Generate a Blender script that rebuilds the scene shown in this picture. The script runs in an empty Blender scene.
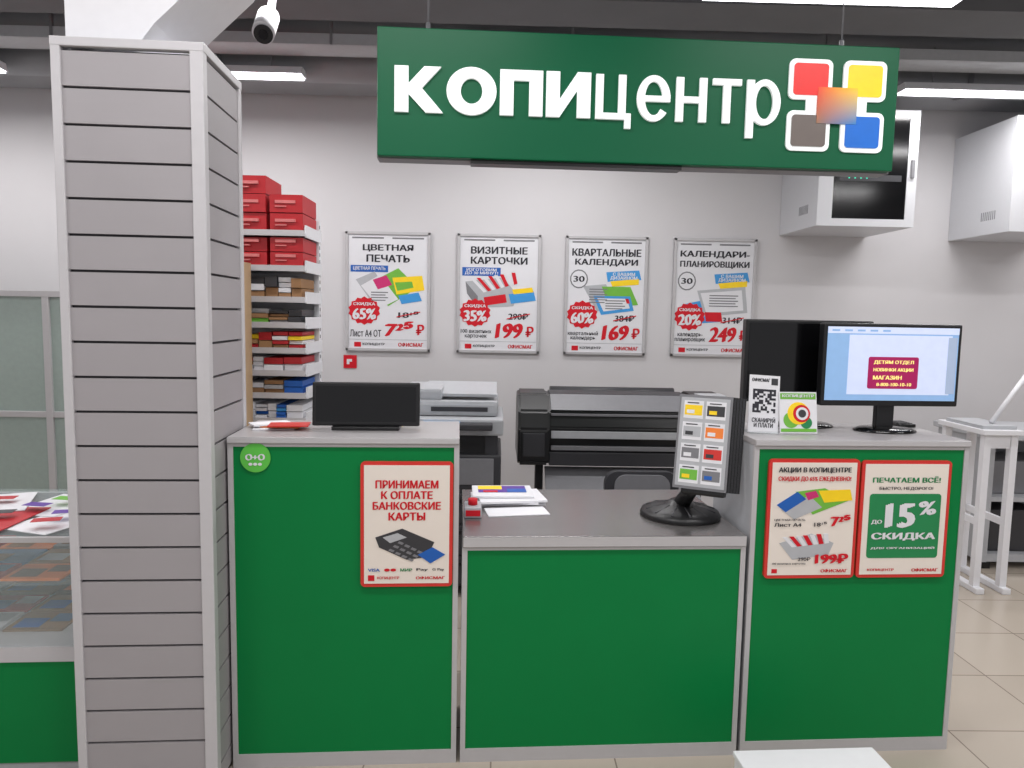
import bpy, bmesh, math, random
from mathutils import Matrix, Vector
random.seed(7)
SC=bpy.context.scene
SC.view_settings.view_transform='Standard'
H=1.6
FR={'W':0.0,'C':math.radians(3.068),'S':math.radians(2.288)}
# ---------------- materials ----------------
def lin(c):
    return tuple((x/12.92 if x<=0.04045 else ((x+0.055)/1.055)**2.4) for x in c)
MC={}
def mat(name,rgb,rough=0.5,metal=0.0,noise=0.04,scale=30,emit=0,alpha=1,bump=0,spec=None,stretch=None):
    if name in MC: return MC[name]
    m=bpy.data.materials.new(name); m.use_nodes=True; nt=m.node_tree
    b=nt.nodes['Principled BSDF']; c=lin([v/255 for v in rgb])
    b.inputs['Roughness'].default_value=rough; b.inputs['Metallic'].default_value=metal
    if spec is not None: b.inputs['Specular IOR Level'].default_value=spec
    tc=nt.nodes.new('ShaderNodeTexCoord'); nz=nt.nodes.new('ShaderNodeTexNoise'); nz.inputs['Scale'].default_value=scale
    nz.inputs['Detail'].default_value=4
    if stretch:
        mp=nt.nodes.new('ShaderNodeMapping'); mp.inputs['Scale'].default_value=stretch
        nt.links.new(tc.outputs['Object'],mp.inputs['Vector']); nt.links.new(mp.outputs[0],nz.inputs['Vector'])
    else: nt.links.new(tc.outputs['Object'],nz.inputs['Vector'])
    mx=nt.nodes.new('ShaderNodeMix'); mx.data_type='RGBA'
    mx.inputs[6].default_value=(*[v*(1-noise*2) for v in c],1); mx.inputs[7].default_value=(*[min(1,v*(1+noise*2)) for v in c],1)
    nt.links.new(nz.outputs['Fac'],mx.inputs[0]); nt.links.new(mx.outputs[2],b.inputs['Base Color'])
    if bump:
        bp=nt.nodes.new('ShaderNodeBump'); bp.inputs['Strength'].default_value=bump; bp.inputs['Distance'].default_value=0.002
        nt.links.new(nz.outputs['Fac'],bp.inputs['Height']); nt.links.new(bp.outputs[0],b.inputs['Normal'])
    if emit:
        b.inputs['Emission Color'].default_value=(*c,1); b.inputs['Emission Strength'].default_value=emit
    if alpha<1: b.inputs['Alpha'].default_value=alpha
    MC[name]=m; return m
WALL=mat('wall_paint',(207,205,207),0.85,noise=0.015,scale=3)
CEIL=mat('ceiling_grey',(128,129,132),0.9,noise=0.08,scale=2)
DUCT=mat('duct_grey',(148,149,152),0.6,noise=0.05,scale=5)
DDUCT=mat('beam_dark',(106,107,110),0.8,noise=0.05,scale=5)
GREEN=mat('green_laminate',(0,121,60),0.45,noise=0.02,scale=8,spec=.2)
SGREEN=mat('sign_green',(0,92,58),0.4,noise=0.02,scale=4,spec=.25)
ALU=mat('aluminium',(186,184,186),0.4,0.1,noise=0.02)
ALUL=mat('white_trim',(192,190,193),0.4,noise=0.02)
TOPG=mat('grey_top',(168,165,166),0.3,noise=0.08,scale=400)
TOPM=mat('brushed_grey_top',(150,147,146),0.24,0.75,noise=0.1,scale=60,stretch=(.4,12,1))
SLAT=mat('slat_grey',(158,154,157),0.5,noise=0.02,scale=6)
GROOVE=mat('slat_groove',(56,54,58),0.6)
WHITE=mat('white',(226,226,230),0.4,noise=0.015)
PAPER=mat('paper',(222,222,226),0.6,noise=0.01)
CAB=mat('cabinet_white',(205,206,210),0.4,noise=0.01)
BLACK=mat('black_plastic',(20,20,22),0.35,noise=0.05)
GLOSSB=mat('black_gloss',(10,10,12),0.12)
DG=mat('dark_grey',(52,52,56),0.45)
MG=mat('mid_grey',(120,120,124),0.45)
LG=mat('light_grey',(176,178,182),0.45)
RED=mat('red',(205,22,38),0.5,spec=.3)
REDF=mat('red_frame',(206,48,42),0.35)
REDB=mat('red_box',(180,24,34),0.5,noise=0.05)
TXT=mat('text_dark',(38,38,46),0.6)
YEL=mat('yellow',(250,210,20),0.5)
BLUE=mat('blue',(20,90,175),0.5)
LBLUE=mat('light_blue',(60,150,215),0.5)
PGREEN=mat('print_green',(110,180,60),0.5)
DGREEN=mat('print_dkgreen',(24,130,74),0.5)
MAG=mat('magenta',(200,40,110),0.5)
ORG=mat('orange',(240,130,50),0.5)
BROWN=mat('cardboard',(150,112,76),0.7)
WOOD=mat('wood_tan',(190,160,125),0.6,noise=0.08,scale=12)
CREAM=mat('poster_cream',(230,220,210),0.5,noise=0.01)
PURP=mat('purple',(90,50,150),0.5)
LGRN=mat('sticker_green',(90,190,70),0.4)
SIGNW=mat('sign_white',(240,244,244),0.4,emit=0.3)
TUBE=mat('tube_emit',(250,250,255),0.4,emit=6)
GLASS=mat('glass',(200,215,215),0.05,alpha=0.18)
GLASSG=mat('glass_frosted',(165,180,174),0.25,alpha=0.8)
SCR=mat('screen_bg',(130,165,205),0.3,emit=0.45)
SCRW=mat('screen_white',(190,200,225),0.3,emit=0.5)
SCRM=mat('screen_magenta',(150,20,80),0.3,emit=0.45)
SCRT=mat('screen_text',(240,225,140),0.3,emit=0.5)
def floor_mat():
    m=bpy.data.materials.new('floor_tiles'); m.use_nodes=True; nt=m.node_tree; b=nt.nodes['Principled BSDF']
    tc=nt.nodes.new('ShaderNodeTexCoord'); br=nt.nodes.new('ShaderNodeTexBrick'); br.offset=0
    br.inputs['Scale'].default_value=1; br.inputs['Brick Width'].default_value=0.45; br.inputs['Row Height'].default_value=0.45
    br.inputs['Mortar Size'].default_value=0.003; br.inputs['Color1'].default_value=(*lin((.72,.68,.63)),1)
    br.inputs['Color2'].default_value=(*lin((.69,.65,.60)),1); br.inputs['Mortar'].default_value=(*lin((.5,.46,.42)),1)
    nt.links.new(tc.outputs['Object'],br.inputs['Vector']); nt.links.new(br.outputs['Color'],b.inputs['Base Color'])
    b.inputs['Roughness'].default_value=0.22; b.inputs['Specular IOR Level'].default_value=.4
    return m
FLOOR=floor_mat()
# ---------------- builders ----------------
ROOTS={}
class Root:
    def __init__(s,name,frame='W'):
        s.frame=frame; s.e=bpy.data.objects.new(name,None); s.e.empty_display_size=0.05
        bpy.context.collection.objects.link(s.e); s.kids=[]; ROOTS[s.e.name]=s
    def add(s,name,me):
        o=bpy.data.objects.new(name,me); bpy.context.collection.objects.link(o); o.parent=s.e; s.kids.append(o); return o
def mesh_from_bm(bm,name,mats):
    me=bpy.data.meshes.new(name); bm.normal_update(); bm.to_mesh(me); bm.free()
    for m in (mats if isinstance(mats,(list,tuple)) else [mats]): me.materials.append(m)
    return me
def bmbox(bm,x0,x1,y0,y1,z0,z1,mi=0,M=None,bev=0):
    r=bmesh.ops.create_cube(bm,size=1); vs=r['verts']
    for v in vs: v.co=Vector((x0+(v.co.x+.5)*(x1-x0),y0+(v.co.y+.5)*(y1-y0),z0+(v.co.z+.5)*(z1-z0)))
    fs=set(f for v in vs for f in v.link_faces)
    for f in fs: f.material_index=mi
    if bev:
        es=list(set(e for v in vs for e in v.link_edges))
        r2=bmesh.ops.bevel(bm,geom=es,offset=bev,segments=2,affect='EDGES',profile=0.6)
        allv=set()
        for f in r2['faces']:
            f.material_index=mi
            for v in f.verts: allv.add(v)
        vs=list(allv)
    if M is not None:
        for v in vs: v.co=M@v.co
def box(R,name,x0,x1,y0,y1,z0,z1,m,bev=0,M=None):
    bm=bmesh.new(); bmbox(bm,x0,x1,y0,y1,z0,z1,0,M,bev); return R.add(name,mesh_from_bm(bm,name,m))
def boxes(R,name,lst,mats,bev=0):
    bm=bmesh.new()
    for it in lst: bmbox(bm,*it[:6],mi=it[6],M=(it[7] if len(it)>7 else None),bev=bev)
    return R.add(name,mesh_from_bm(bm,name,mats))
def cyl(R,name,p0,p1,r,m,r2=None,seg=24,M=None,smooth=True):
    p0=Vector(p0);p1=Vector(p1); bm=bmesh.new(); d=p1-p0
    bmesh.ops.create_cone(bm,cap_ends=True,segments=seg,radius1=r,radius2=(r if r2 is None else r2),depth=d.length)
    T=Matrix.Translation((p0+p1)/2)@d.to_track_quat('Z','Y').to_matrix().to_4x4()
    if M is not None: T=M@T
    bmesh.ops.transform(bm,matrix=T,verts=bm.verts)
    if smooth:
        for f in bm.faces:
            if len(f.verts)==4: f.smooth=True
    return R.add(name,mesh_from_bm(bm,name,m))
def lathe(R,name,c,prof,m,seg=40,M=None):
    bm=bmesh.new(); rings=[]
    for r,z in prof: rings.append([bm.verts.new((c[0]+max(r,.0005)*math.cos(2*math.pi*i/seg),c[1]+max(r,.0005)*math.sin(2*math.pi*i/seg),c[2]+z)) for i in range(seg)])
    for a,b in zip(rings,rings[1:]):
        for i in range(seg):
            f=bm.faces.new((a[i],a[(i+1)%seg],b[(i+1)%seg],b[i])); f.smooth=True
    bm.faces.new(rings[0][::-1]); bm.faces.new(rings[-1])
    if M is not None: bmesh.ops.transform(bm,matrix=M,verts=bm.verts)
    return R.add(name,mesh_from_bm(bm,name,m))
def bmprism(bm,pts3a,pts3b):
    a=[bm.verts.new(p) for p in pts3a]; b=[bm.verts.new(p) for p in pts3b]
    bm.faces.new(a); bm.faces.new(b[::-1]); n=len(a)
    for i in range(n): bm.faces.new((a[i],b[i],b[(i+1)%n],a[(i+1)%n]))
def prism_yz(R,name,x0,x1,pts,m,M=None,bev=0):
    bm=bmesh.new(); bmprism(bm,[(x0,y,z) for y,z in pts],[(x1,y,z) for y,z in pts])
    bmesh.ops.recalc_face_normals(bm,faces=bm.faces)
    if bev: bmesh.ops.bevel(bm,geom=list(bm.edges),offset=bev,segments=2,affect='EDGES')
    if M is not None: bmesh.ops.transform(bm,matrix=M,verts=bm.verts)
    return R.add(name,mesh_from_bm(bm,name,m))
def prism_xz(R,name,pts,y0,y1,m,M=None):
    bm=bmesh.new(); bmprism(bm,[(x,y0,z) for x,z in pts],[(x,y1,z) for x,z in pts])
    bmesh.ops.recalc_face_normals(bm,faces=bm.faces)
    if M is not None: bmesh.ops.transform(bm,matrix=M,verts=bm.verts)
    return R.add(name,mesh_from_bm(bm,name,m))
def rrect(x0,x1,z0,z1,r,n=5):
    P=[]
    for cx,cz,a in ((x1-r,z1-r,0),(x0+r,z1-r,90),(x0+r,z0+r,180),(x1-r,z0+r,270)):
        for i in range(n+1):
            t=math.radians(a+90*i/n); P.append((cx+r*math.cos(t),cz+r*math.sin(t)))
    return P
def text(R,name,body,x0,x1,z0,z1,y,m,bold=0.02,ext=0.0012,M=None,shear=0):
    """text fitted to a rectangle; boldness = overlapping copies shifted sideways"""
    cu=bpy.data.curves.new(name,'FONT'); cu.body=body; cu.size=1; cu.resolution_u=3
    cu.align_x='CENTER'; cu.shear=shear; cu.space_line=0.85
    ob=bpy.data.objects.new(name,cu); bpy.context.collection.objects.link(ob)
    me=bpy.data.meshes.new_from_object(ob); bpy.data.objects.remove(ob)
    vs=[v.co.copy() for v in me.vertices]; fs=[list(p.vertices) for p in me.polygons]; bpy.data.meshes.remove(me)
    if not vs: return None
    nb=[0] if bold<=.005 else [-bold,0,bold]
    V2=[];F2=[]
    for k,d in enumerate(nb):
        off=len(V2); V2+=[Vector((v.x+d,v.y+(d*.4),k)) for v in vs]; F2+=[[i+off for i in f] for f in fs]
    ax=min(v.x for v in V2);bx=max(v.x for v in V2);ay=min(v.y for v in V2);by=max(v.y for v in V2)
    out=[]
    for v in V2:
        c=Vector((x0+(v.x-ax)/(bx-ax)*(x1-x0), y-ext-.0002*v.z, z0+(v.y-ay)/(by-ay)*(z1-z0)))
        out.append(M@c if M is not None else c)
    me=bpy.data.meshes.new(name); me.from_pydata(out,[],F2); me.update(); me.materials.append(m)
    return R.add(name,me)
# ---- hand drawn heavy / regular letters for the sign ----
def rect(a,b,c,d): return ('p',[(a,b),(c,b),(c,d),(a,d)])
def ring(cx,cz,rx,rz,ix,iz,a0=0,a1=360,n=36): return ('r',cx,cz,rx,rz,ix,iz,a0,a1,n)
GL={
'К':(.98,[('p',[(0,0),(.28,0),(.28,.40),(.63,0),(.98,0),(.55,.53),(.94,1),(.60,1),(.28,.62),(.28,1),(0,1)])]),
'О':(1.02,[ring(.51,.5,.51,.525,.22,.28)]),
'П':(.88,[('p',[(0,0),(.28,0),(.28,.77),(.6,.77),(.6,0),(.88,0),(.88,1),(0,1)])]),
'И':(.92,[('p',[(0,0),(.28,0),(.64,.6),(.64,0),(.92,0),(.92,1),(.64,1),(.28,.4),(.28,1),(0,1)])]),
'ц':(.80,[('p',[(0,0),(.66,0),(.66,-.2),(.80,-.2),(.80,.14),(.68,.14),(.68,1),(.51,1),(.51,.14),(.17,.14),(.17,1),(0,1)])]),
'е':(.76,[ring(.38,.5,.38,.52,.2,.38,0,322),rect(.12,.43,.755,.56)]),
'н':(.70,[rect(0,0,.17,1),rect(.53,0,.70,1),rect(.16,.43,.54,.57)]),
'т':(.66,[rect(0,.86,.66,1),rect(.245,0,.415,.87)]),
'р':(.78,[rect(0,-.32,.17,1),ring(.41,.5,.37,.52,.2,.38)]),
}
def lettering(R,name,s,x0,x1,z0,h,gap,y0,y1,m):
    W=sum(GL[c][0] for c in s)+gap*(len(s)-1); sx=(x1-x0)/W; bm=bmesh.new(); x=0
    for c in s:
        w,parts=GL[c]
        for pi_,p in enumerate(parts):
            T=lambda a,b:(x0+(x+a)*sx,z0+b*h); yy0=y0-.0003*pi_
            if p[0]=='p': q=[T(*v) for v in p[1]]; bmprism(bm,[(a,yy0,b) for a,b in q],[(a,y1,b) for a,b in q])
            else:
                _,cx,cz,rx,rz,ix,iz,a0,a1,n=p
                for i in range(n):
                    t0=math.radians(a0+(a1-a0)*i/n); t1=math.radians(a0+(a1-a0)*(i+1)/n)
                    q=[T(cx+rx*math.cos(t0),cz+rz*math.sin(t0)),T(cx+rx*math.cos(t1),cz+rz*math.sin(t1)),T(cx+ix*math.cos(t1),cz+iz*math.sin(t1)),T(cx+ix*math.cos(t0),cz+iz*math.sin(t0))]
                    bmprism(bm,[(a,yy0,b) for a,b in q],[(a,y1,b) for a,b in q])
        x+=w+gap
    bmesh.ops.recalc_face_normals(bm,faces=bm.faces)
    return R.add(name,mesh_from_bm(bm,name,m))
# ---------------- room ----------------
YW=5.6; CZ=3.32; X0=-4.6; X1=6.2; YB=-3.2
def room_box(name,x0,x1,y0,y1,z0,z1,m):
    bm=bmesh.new(); bmbox(bm,x0,x1,y0,y1,z0,z1); me=mesh_from_bm(bm,name,m); o=bpy.data.objects.new(name,me); bpy.context.collection.objects.link(o); return o
room_box('floor',X0-.1,X1+.1,YB,YW+.1,-.1,0,FLOOR)
room_box('ceiling',X0-.1,X1+.1,YB,YW+.1,CZ,CZ+.1,CEIL)
room_box('wall_back',X0-.1,X1+.1,YW,YW+.1,0,CZ,WALL)
room_box('wall_left',X0-.1,X0,YB,YW,0,CZ,WALL)
room_box('wall_right',X1,X1+.1,YB,YW,0,CZ,WALL)
room_box('baseboard_back',X0,X1,YW-.015,YW,0,.08,MG)
for i,(y,h,w,m) in enumerate([(5.35,.16,.3,DUCT),(4.0,.14,.35,DDUCT),(2.6,.14,.35,DDUCT),(1.2,.14,.35,DDUCT),(-.3,.14,.35,DDUCT)]):
    R=Root('ceiling_beam'); box(R,'beam',X0,X1,y-w/2,y+w/2,CZ-h,CZ,m)
R=Root('cable_tray')
box(R,'tray_base',X0,X1,4.42,4.62,3.14,3.15,LG); box(R,'tray_lip_front',X0,X1,4.415,4.425,3.14,3.2,LG); box(R,'tray_lip_back',X0,X1,4.615,4.625,3.14,3.2,LG)
boxes(R,'tray_hangers',[(x,x+.015,4.41,4.43,3.14,CZ,0) for x in (-4,-2.6,-1,.4,1.9,3.3,4.7)],[MG])
R=Root('ventilation_duct'); cyl(R,'duct_tube',(-4.6,4.9,3.17),(6.2,4.9,3.17),.1,DUCT)
for x in (-3.4,-1.8,-.2,1.4,3,4.6): cyl(R,'duct_collar',(x,4.9,3.17),(x+.03,4.9,3.17),.11,MG)
def lamp(x0,x1,y,z,power=26):
    R=Root('ceiling_light')
    prism_yz(R,'housing',x0,x1,[(y-.06,z),(y+.06,z),(y+.04,z+.045),(y-.04,z+.045)],WHITE)
    box(R,'diffuser',x0+.01,x1-.01,y-.05,y+.05,z-.012,z,TUBE)
    for x in (x0+.2,x1-.2): cyl(R,'hanger',(x,y,z+.04),(x,y,CZ),.004,MG,seg=8)
    L=bpy.data.lights.new('lamp_light','AREA'); L.shape='RECTANGLE'; L.size=x1-x0-.05; L.size_y=.1; L.energy=power; L.color=(1,.98,.975)
    o=bpy.data.objects.new('lamp_light',L); bpy.context.collection.objects.link(o); o.location=((x0+x1)/2,y,z-.03); o.parent=R.e; R.kids.append(o)
for x0 in (-4.3,-2.45,-.3,2.52,4.3): lamp(x0,x0+1.22,4.72,3.05,15.5)  # middle lamp, out of sight behind the sign, is added for extra light
for x0 in (-3,-1.2,.92,2.9): lamp(x0,x0+1.2,3.5,3.09,14)
for x0 in (-3,-1,1,3): lamp(x0,x0+1.2,1.6,3.07,19)
for x0 in (-3,-1,1,3): lamp(x0,x0+1.2,-.4,3.07,23)
# ---------------- wall posters ----------------
def poster_price(name,x0,x1,z0,z1,title,pct,old,desc,price,unit,art,y=YW,frame='W',fw=.022,badge30=False):
    R=Root(name,frame); fm=ALU; w=x1-x0; h=z1-z0
    box(R,'backing',x0,x1,y-.012,y-.001,z0,z1,PAPER)
    for n,b in (('frame_l',(x0,x0+fw,z0,z1)),('frame_r',(x1-fw,x1,z0,z1)),('frame_t',(x0,x1,z1-fw,z1)),('frame_b',(x0,x1,z0,z0+fw))):
        box(R,n,b[0],b[1],y-.024,y-.001,b[2],b[3],fm,bev=.003)
    U=lambda u:x0+u*w
    V_=lambda v:z1-v*h
    yy=y-.0125
    def T(n,s,u0,u1,v0,v1,m,b=.02,sh=0): text(R,n,s,U(u0),U(u1),V_(v1),V_(v0),yy,m,b,shear=sh)
    def Q(n,pts,m,d=0): prism_xz(R,n,[(U(u),V_(v)) for u,v in pts],yy-.001-d,yy,m)
    lines=title.split('\n'); v=.105
    for i,l in enumerate(lines):
        ww=min(.84,.085*len(l)); T('title_%d'%i,l,.5-ww/2,.5+ww/2,v,v+.062,TXT,.04); v+=.085
    Q('header_line',[(.08,.045),(.45,.045),(.45,.058),(.08,.058)],MG); Q('header_line_b',[(.55,.045),(.92,.045),(.92,.058),(.55,.058)],MG)
    def minilines(n,u0,u1,v0,k,m=TXT):
        for j in range(k): Q('%s_%d'%(n,j),[(u0,v0+.022*j),(u1-.03*(j%2),v0+.022*j),(u1-.03*(j%2),v0+.009+.022*j),(u0,v0+.009+.022*j)],m,.0016)
    if art=='print':
        Q('label_strip',[(.06,.28),(.5,.28),(.5,.335),(.06,.335)],BLUE); text(R,'label_text','ЦВЕТНАЯ ПЕЧАТЬ',U(.09),U(.47),V_(.325),V_(.29),yy-.0005,PAPER,.03)
        Q('brochure_z',[(.12,.4),(.34,.33),(.5,.5),(.3,.58)],LG,.0002)
        Q('brochure_a',[(.3,.42),(.62,.3),(.85,.46),(.5,.62)],PGREEN,.0003)
        Q('brochure_b',[(.18,.45),(.4,.36),(.62,.56),(.4,.64)],PAPER,.0006)
        Q('brochure_c',[(.55,.38),(.9,.36),(.93,.48),(.6,.52)],YEL,.0009); Q('brochure_c2',[(.58,.42),(.78,.41),(.8,.46),(.61,.49)],PGREEN,.0011)
        Q('brochure_d',[(.32,.4),(.48,.36),(.55,.44),(.38,.48)],MAG,.0012)
        Q('brochure_e',[(.62,.53),(.86,.5),(.9,.57),(.66,.6)],LBLUE,.0008); minilines('brochure_text',.3,.5,.5,4,MG)
    elif art=='cards':
        Q('label_strip',[(.06,.28),(.52,.28),(.52,.35),(.06,.35)],BLUE); text(R,'label_text','ИЗГОТОВИМ\nДО 30 МИНУТ!',U(.09),U(.49),V_(.343),V_(.287),yy-.0005,PAPER,.03)
        Q('card_box',[(.1,.4),(.55,.36),(.72,.5),(.68,.6),(.25,.62)],LG,.0003)
        Q('card_box_side',[(.1,.4),(.25,.52),(.25,.62),(.12,.5)],MG,.0004)
        for k in range(8): Q('card_%d'%k,[(.16+.07*k,.375-.008*k),(.205+.07*k,.375-.008*k),(.36+.052*k,.48-.01*k),(.32+.052*k,.49-.01*k)],RED if k%2 else PAPER,.0006+.0001*k)
        Q('box_label',[(.32,.53),(.58,.5),(.6,.57),(.34,.6)],RED,.0008)
        Q('tag',[(.62,.5),(.92,.47),(.95,.55),(.65,.58)],LBLUE,.0009)
        Q('tag2',[(.66,.46),(.9,.44),(.92,.48),(.68,.5)],YEL,.0012)
    else:
        Q('tag',[(.5,.3),(.9,.28),(.93,.36),(.52,.38)],LBLUE,.0006); text(R,'tag_text','С ВАШИМ\nДИЗАЙНОМ',U(.55),U(.88),V_(.365),V_(.3),yy-.0012,PAPER,.03)
        Q('tag2',[(.55,.375),(.9,.35),(.9,.4),(.58,.42)],YEL,.0009)
        if art=='quarter':
            Q('calendar_a',[(.22,.42),(.5,.4),(.64,.6),(.4,.63)],LG,.0003); minilines('calendar_lines_a',.3,.52,.44,6,MG)
            Q('calendar_b',[(.45,.42),(.8,.42),(.9,.57),(.55,.6)],PGREEN,.0004)
            Q('calendar_c',[(.35,.5),(.8,.5),(.85,.62),(.45,.66)],LBLUE,.0005); Q('calendar_d',[(.4,.52),(.76,.52),(.8,.6),(.48,.63)],PAPER,.0008); Q('calendar_red',[(.74,.52),(.78,.52),(.8,.56),(.76,.56)],RED,.001); minilines('calendar_lines_b',.5,.74,.535,4,MG)
        else:
            Q('planner_a',[(.3,.44),(.88,.4),(.92,.62),(.4,.66)],LG,.0003); Q('planner_b',[(.34,.46),(.84,.43),(.87,.6),(.42,.63)],PAPER,.0005)
            Q('planner_c',[(.12,.56),(.5,.5),(.6,.7),(.3,.72)],LBLUE,.0002); Q('planner_d',[(.4,.62),(.6,.62),(.62,.7),(.42,.7)],RED,.0007); minilines('planner_lines',.45,.8,.475,5,MG)
    if badge30:
        Q('badge_ring',[(.17+.11*math.cos(t*.4188),.36+.08*math.sin(t*.4188)) for t in range(15)],MG,.0003)
        Q('badge_face',[(.17+.095*math.cos(t*.4188),.36+.069*math.sin(t*.4188)) for t in range(15)],PAPER,.0006)
        text(R,'badge_text','30',U(.1),U(.24),V_(.385),V_(.335),yy-.001,TXT,.03)
    st=[(.22+(.19 if i%2 else .17)*math.cos(math.pi*i/14),.66+(.12 if i%2 else .105)*math.sin(math.pi*i/14)) for i in range(28)]
    Q('discount_burst',st,RED,.001)
    text(R,'discount_word','СКИДКА',U(.09),U(.35),V_(.62),V_(.59),yy-.0025,PAPER,.04)
    text(R,'discount_pct',pct,U(.08),U(.36),V_(.735),V_(.64),yy-.0025,PAPER,.055)
    T('old_price',old,.62,.86,.66,.715,TXT,.03)
    Q('strike',[(.6,.705),(.88,.66),(.88,.668),(.6,.713)],RED,.002)
    T('description',desc,.05,.42,.8 if '\n' in desc else .82,.88,TXT,.02)
    T('price',price,.46,.8,.745,.875,RED,.06,.12)
    T('currency',unit,.83,.93,.77,.86,RED,.04)
    Q('footer_rule',[(.04,.9),(.96,.9),(.96,.904),(.04,.904)],LG)
    Q('footer_logo',[(.1,.925),(.18,.925),(.18,.965),(.1,.965)],RED)
    T('footer_name','КОПИЦЕНТР',.2,.46,.93,.955,TXT,.03); T('footer_brand','ОФИСМАГ',.62,.92,.925,.96,RED,.04)
    return R
pz0,pz1=1.305,2.203
poster_price('framed_price_poster',-1.156,-.515,pz0,pz1,'ЦВЕТНАЯ\nПЕЧАТЬ','65%','18¹⁵','Лист А4 ОТ','7²⁵','₽','print')
poster_price('framed_price_poster',-.314,.318,pz0,pz1,'ВИЗИТНЫЕ\nКАРТОЧКИ','35%','290₽','100 визитных\nкарточек','199','₽','cards')
poster_price('framed_price_poster',.504,1.13,pz0,pz1,'КВАРТАЛЬНЫЕ\nКАЛЕНДАРИ','60%','384₽','квартальный\nкалендарь','169','₽','quarter',badge30=True)
poster_price('framed_price_poster',1.327,1.96,pz0,pz1,'КАЛЕНДАРИ-\nПЛАНИРОВЩИКИ','20%','314₽','календарь-\nпланировщик','249','₽','planner',badge30=True)
R=Root('fire_hydrant_sign'); box(R,'plate',-1.175,-1.075,YW-.006,YW-.001,1.17,1.27,RED); 
prism_xz(R,'pictogram',[(-1.15,1.2),(-1.13,1.2),(-1.13,1.22),(-1.11,1.22),(-1.11,1.24),(-1.15,1.24)],YW-.008,YW-.006,PAPER)
def wall_cab(x0,x1,y0,z0,z1,dark):
    R=Root('wall_server_cabinet'); box(R,'body',x0,x1,y0+.02,YW-.001,z0,z1,CAB,bev=.004)
    t=.05
    boxes(R,'door_frame',[(x0,x1,y0,y0+.02,z0,z0+t,0),(x0,x1,y0,y0+.02,z1-t,z1,0),(x0,x0+t*2,y0,y0+.02,z0+t,z1-t,0),(x1-t*1.3,x1,y0,y0+.02,z0+t,z1-t,0)],[CAB])
    box(R,'door_glass',x0+t*2,x1-t*1.3,y0+.006,y0+.018,z0+t,z1-t,GLOSSB if dark else CAB)
    box(R,'lock_handle',x1-.045,x1-.02,y0-.012,y0,(z0+z1)/2-.06,(z0+z1)/2+.06,MG,bev=.004)
    boxes(R,'side_vents',[(x0-.002,x0+.001,y0+.15+.02*k,y0+.156+.02*k,z0+.1,z0+.16,0) for k in range(8)],[MG])
    if dark:
        box(R,'rack_device',x0+.14,x1-.1,y0-.001+.004,y0+.006,z0+.3,z0+.34,DG)
        for k in range(4): box(R,'led_%d'%k,x0+.2+.04*k,x0+.21+.04*k,y0+.001,y0+.003,z0+.315,z0+.322,mat('led',(40,200,160),emit=1))
wall_cab(2.13,2.79,4.95,2.235,3.0,True); wall_cab(3.43,4.08,4.93,2.22,2.98,False)
R=Root('glass_partition')
boxes(R,'frame',[(-4.55,-2.3,4.88,4.93,1.66,1.70,0),(-4.55,-2.3,4.88,4.93,.0,.06,0),(-4.55,-2.3,4.885,4.925,.86,.9,0)]+[(x,x+.045,4.881,4.929,.01,1.69,0) for x in (-4.549,-3.75,-3.0,-2.346)],[ALU],bev=.003)
box(R,'glass',-4.53,-2.32,4.90,4.91,.06,1.66,GLASSG)
R=Root('structural_column','C')
box(R,'shaft',-1.12,-.86,2.4,2.65,0,2.40,WHITE)
prism_xz(R,'capital',[(-1.19,2.395),(-.98,2.395),(-.93,2.46),(-.72,2.66),(-.66,2.75),(-.66,CZ),(-1.19,CZ)],2.38,2.7,WHITE)
# ---------------- slatwall column ----------------
R=Root('slatwall_display_column','C')
cx0,cx1,cy0,cy1,cz=-1.212,-.772,2.33,2.72,2.392
fw=.028
L=[(cx0,cx0+fw,cy0,cy0+fw,0,cz,0),(cx1-.04,cx1,cy0,cy0+.035,0,cz,0),(cx1-fw,cx1,cy1-fw,cy1,0,cz,0),(cx0,cx0+fw,cy1-fw,cy1,0,cz,0),
 (cx0-.001,cx1+.001,cy0-.001,cy0+fw,cz-.025,cz+.002,0),(cx1-fw,cx1+.0015,cy0,cy1,cz-.025,cz+.0025,0),(cx0-.0015,cx0+fw,cy0,cy1,cz-.025,cz+.0025,0),(cx0,cx1,cy1-fw,cy1+.001,cz-.025,cz+.002,0)]
boxes(R,'frame',L,[ALUL],bev=.003)
boxes(R,'groove_core',[(cx0+fw,cx1-.04,cy0+.018,cy0+.022,.02,cz-.03,0),(cx1-.022,cx1-.018,cy0+.035,cy1-fw,.02,cz-.03,0),(cx0+.018,cx0+.022,cy0+fw,cy1-fw,.02,cz-.03,0),(cx0+fw,cx1-fw,cy1-.022,cy1-.018,.02,cz-.03,0)],[GROOVE])
s=[]; sp=.1083
zs=[cz-.027]; z=1.6+.322*2.345
while z>0.03: zs.append(z); z-=sp
zs.append(.02)
for a,b in zip(zs,zs[1:]):
    zb=b+.008 if b>.03 else b
    if a-zb<.01: continue
    s+= [(cx0+fw,cx1-.04,cy0+.006,cy0+.018,zb,a,0),(cx1-.018,cx1-.006,cy0+.035,cy1-fw,zb,a,0),(cx0+.006,cx0+.018,cy0+fw,cy1-fw,zb,a,0),(cx0+fw,cx1-fw,cy1-.018,cy1-.006,zb,a,0)]
boxes(R,'slats',s,[SLAT])
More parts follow.
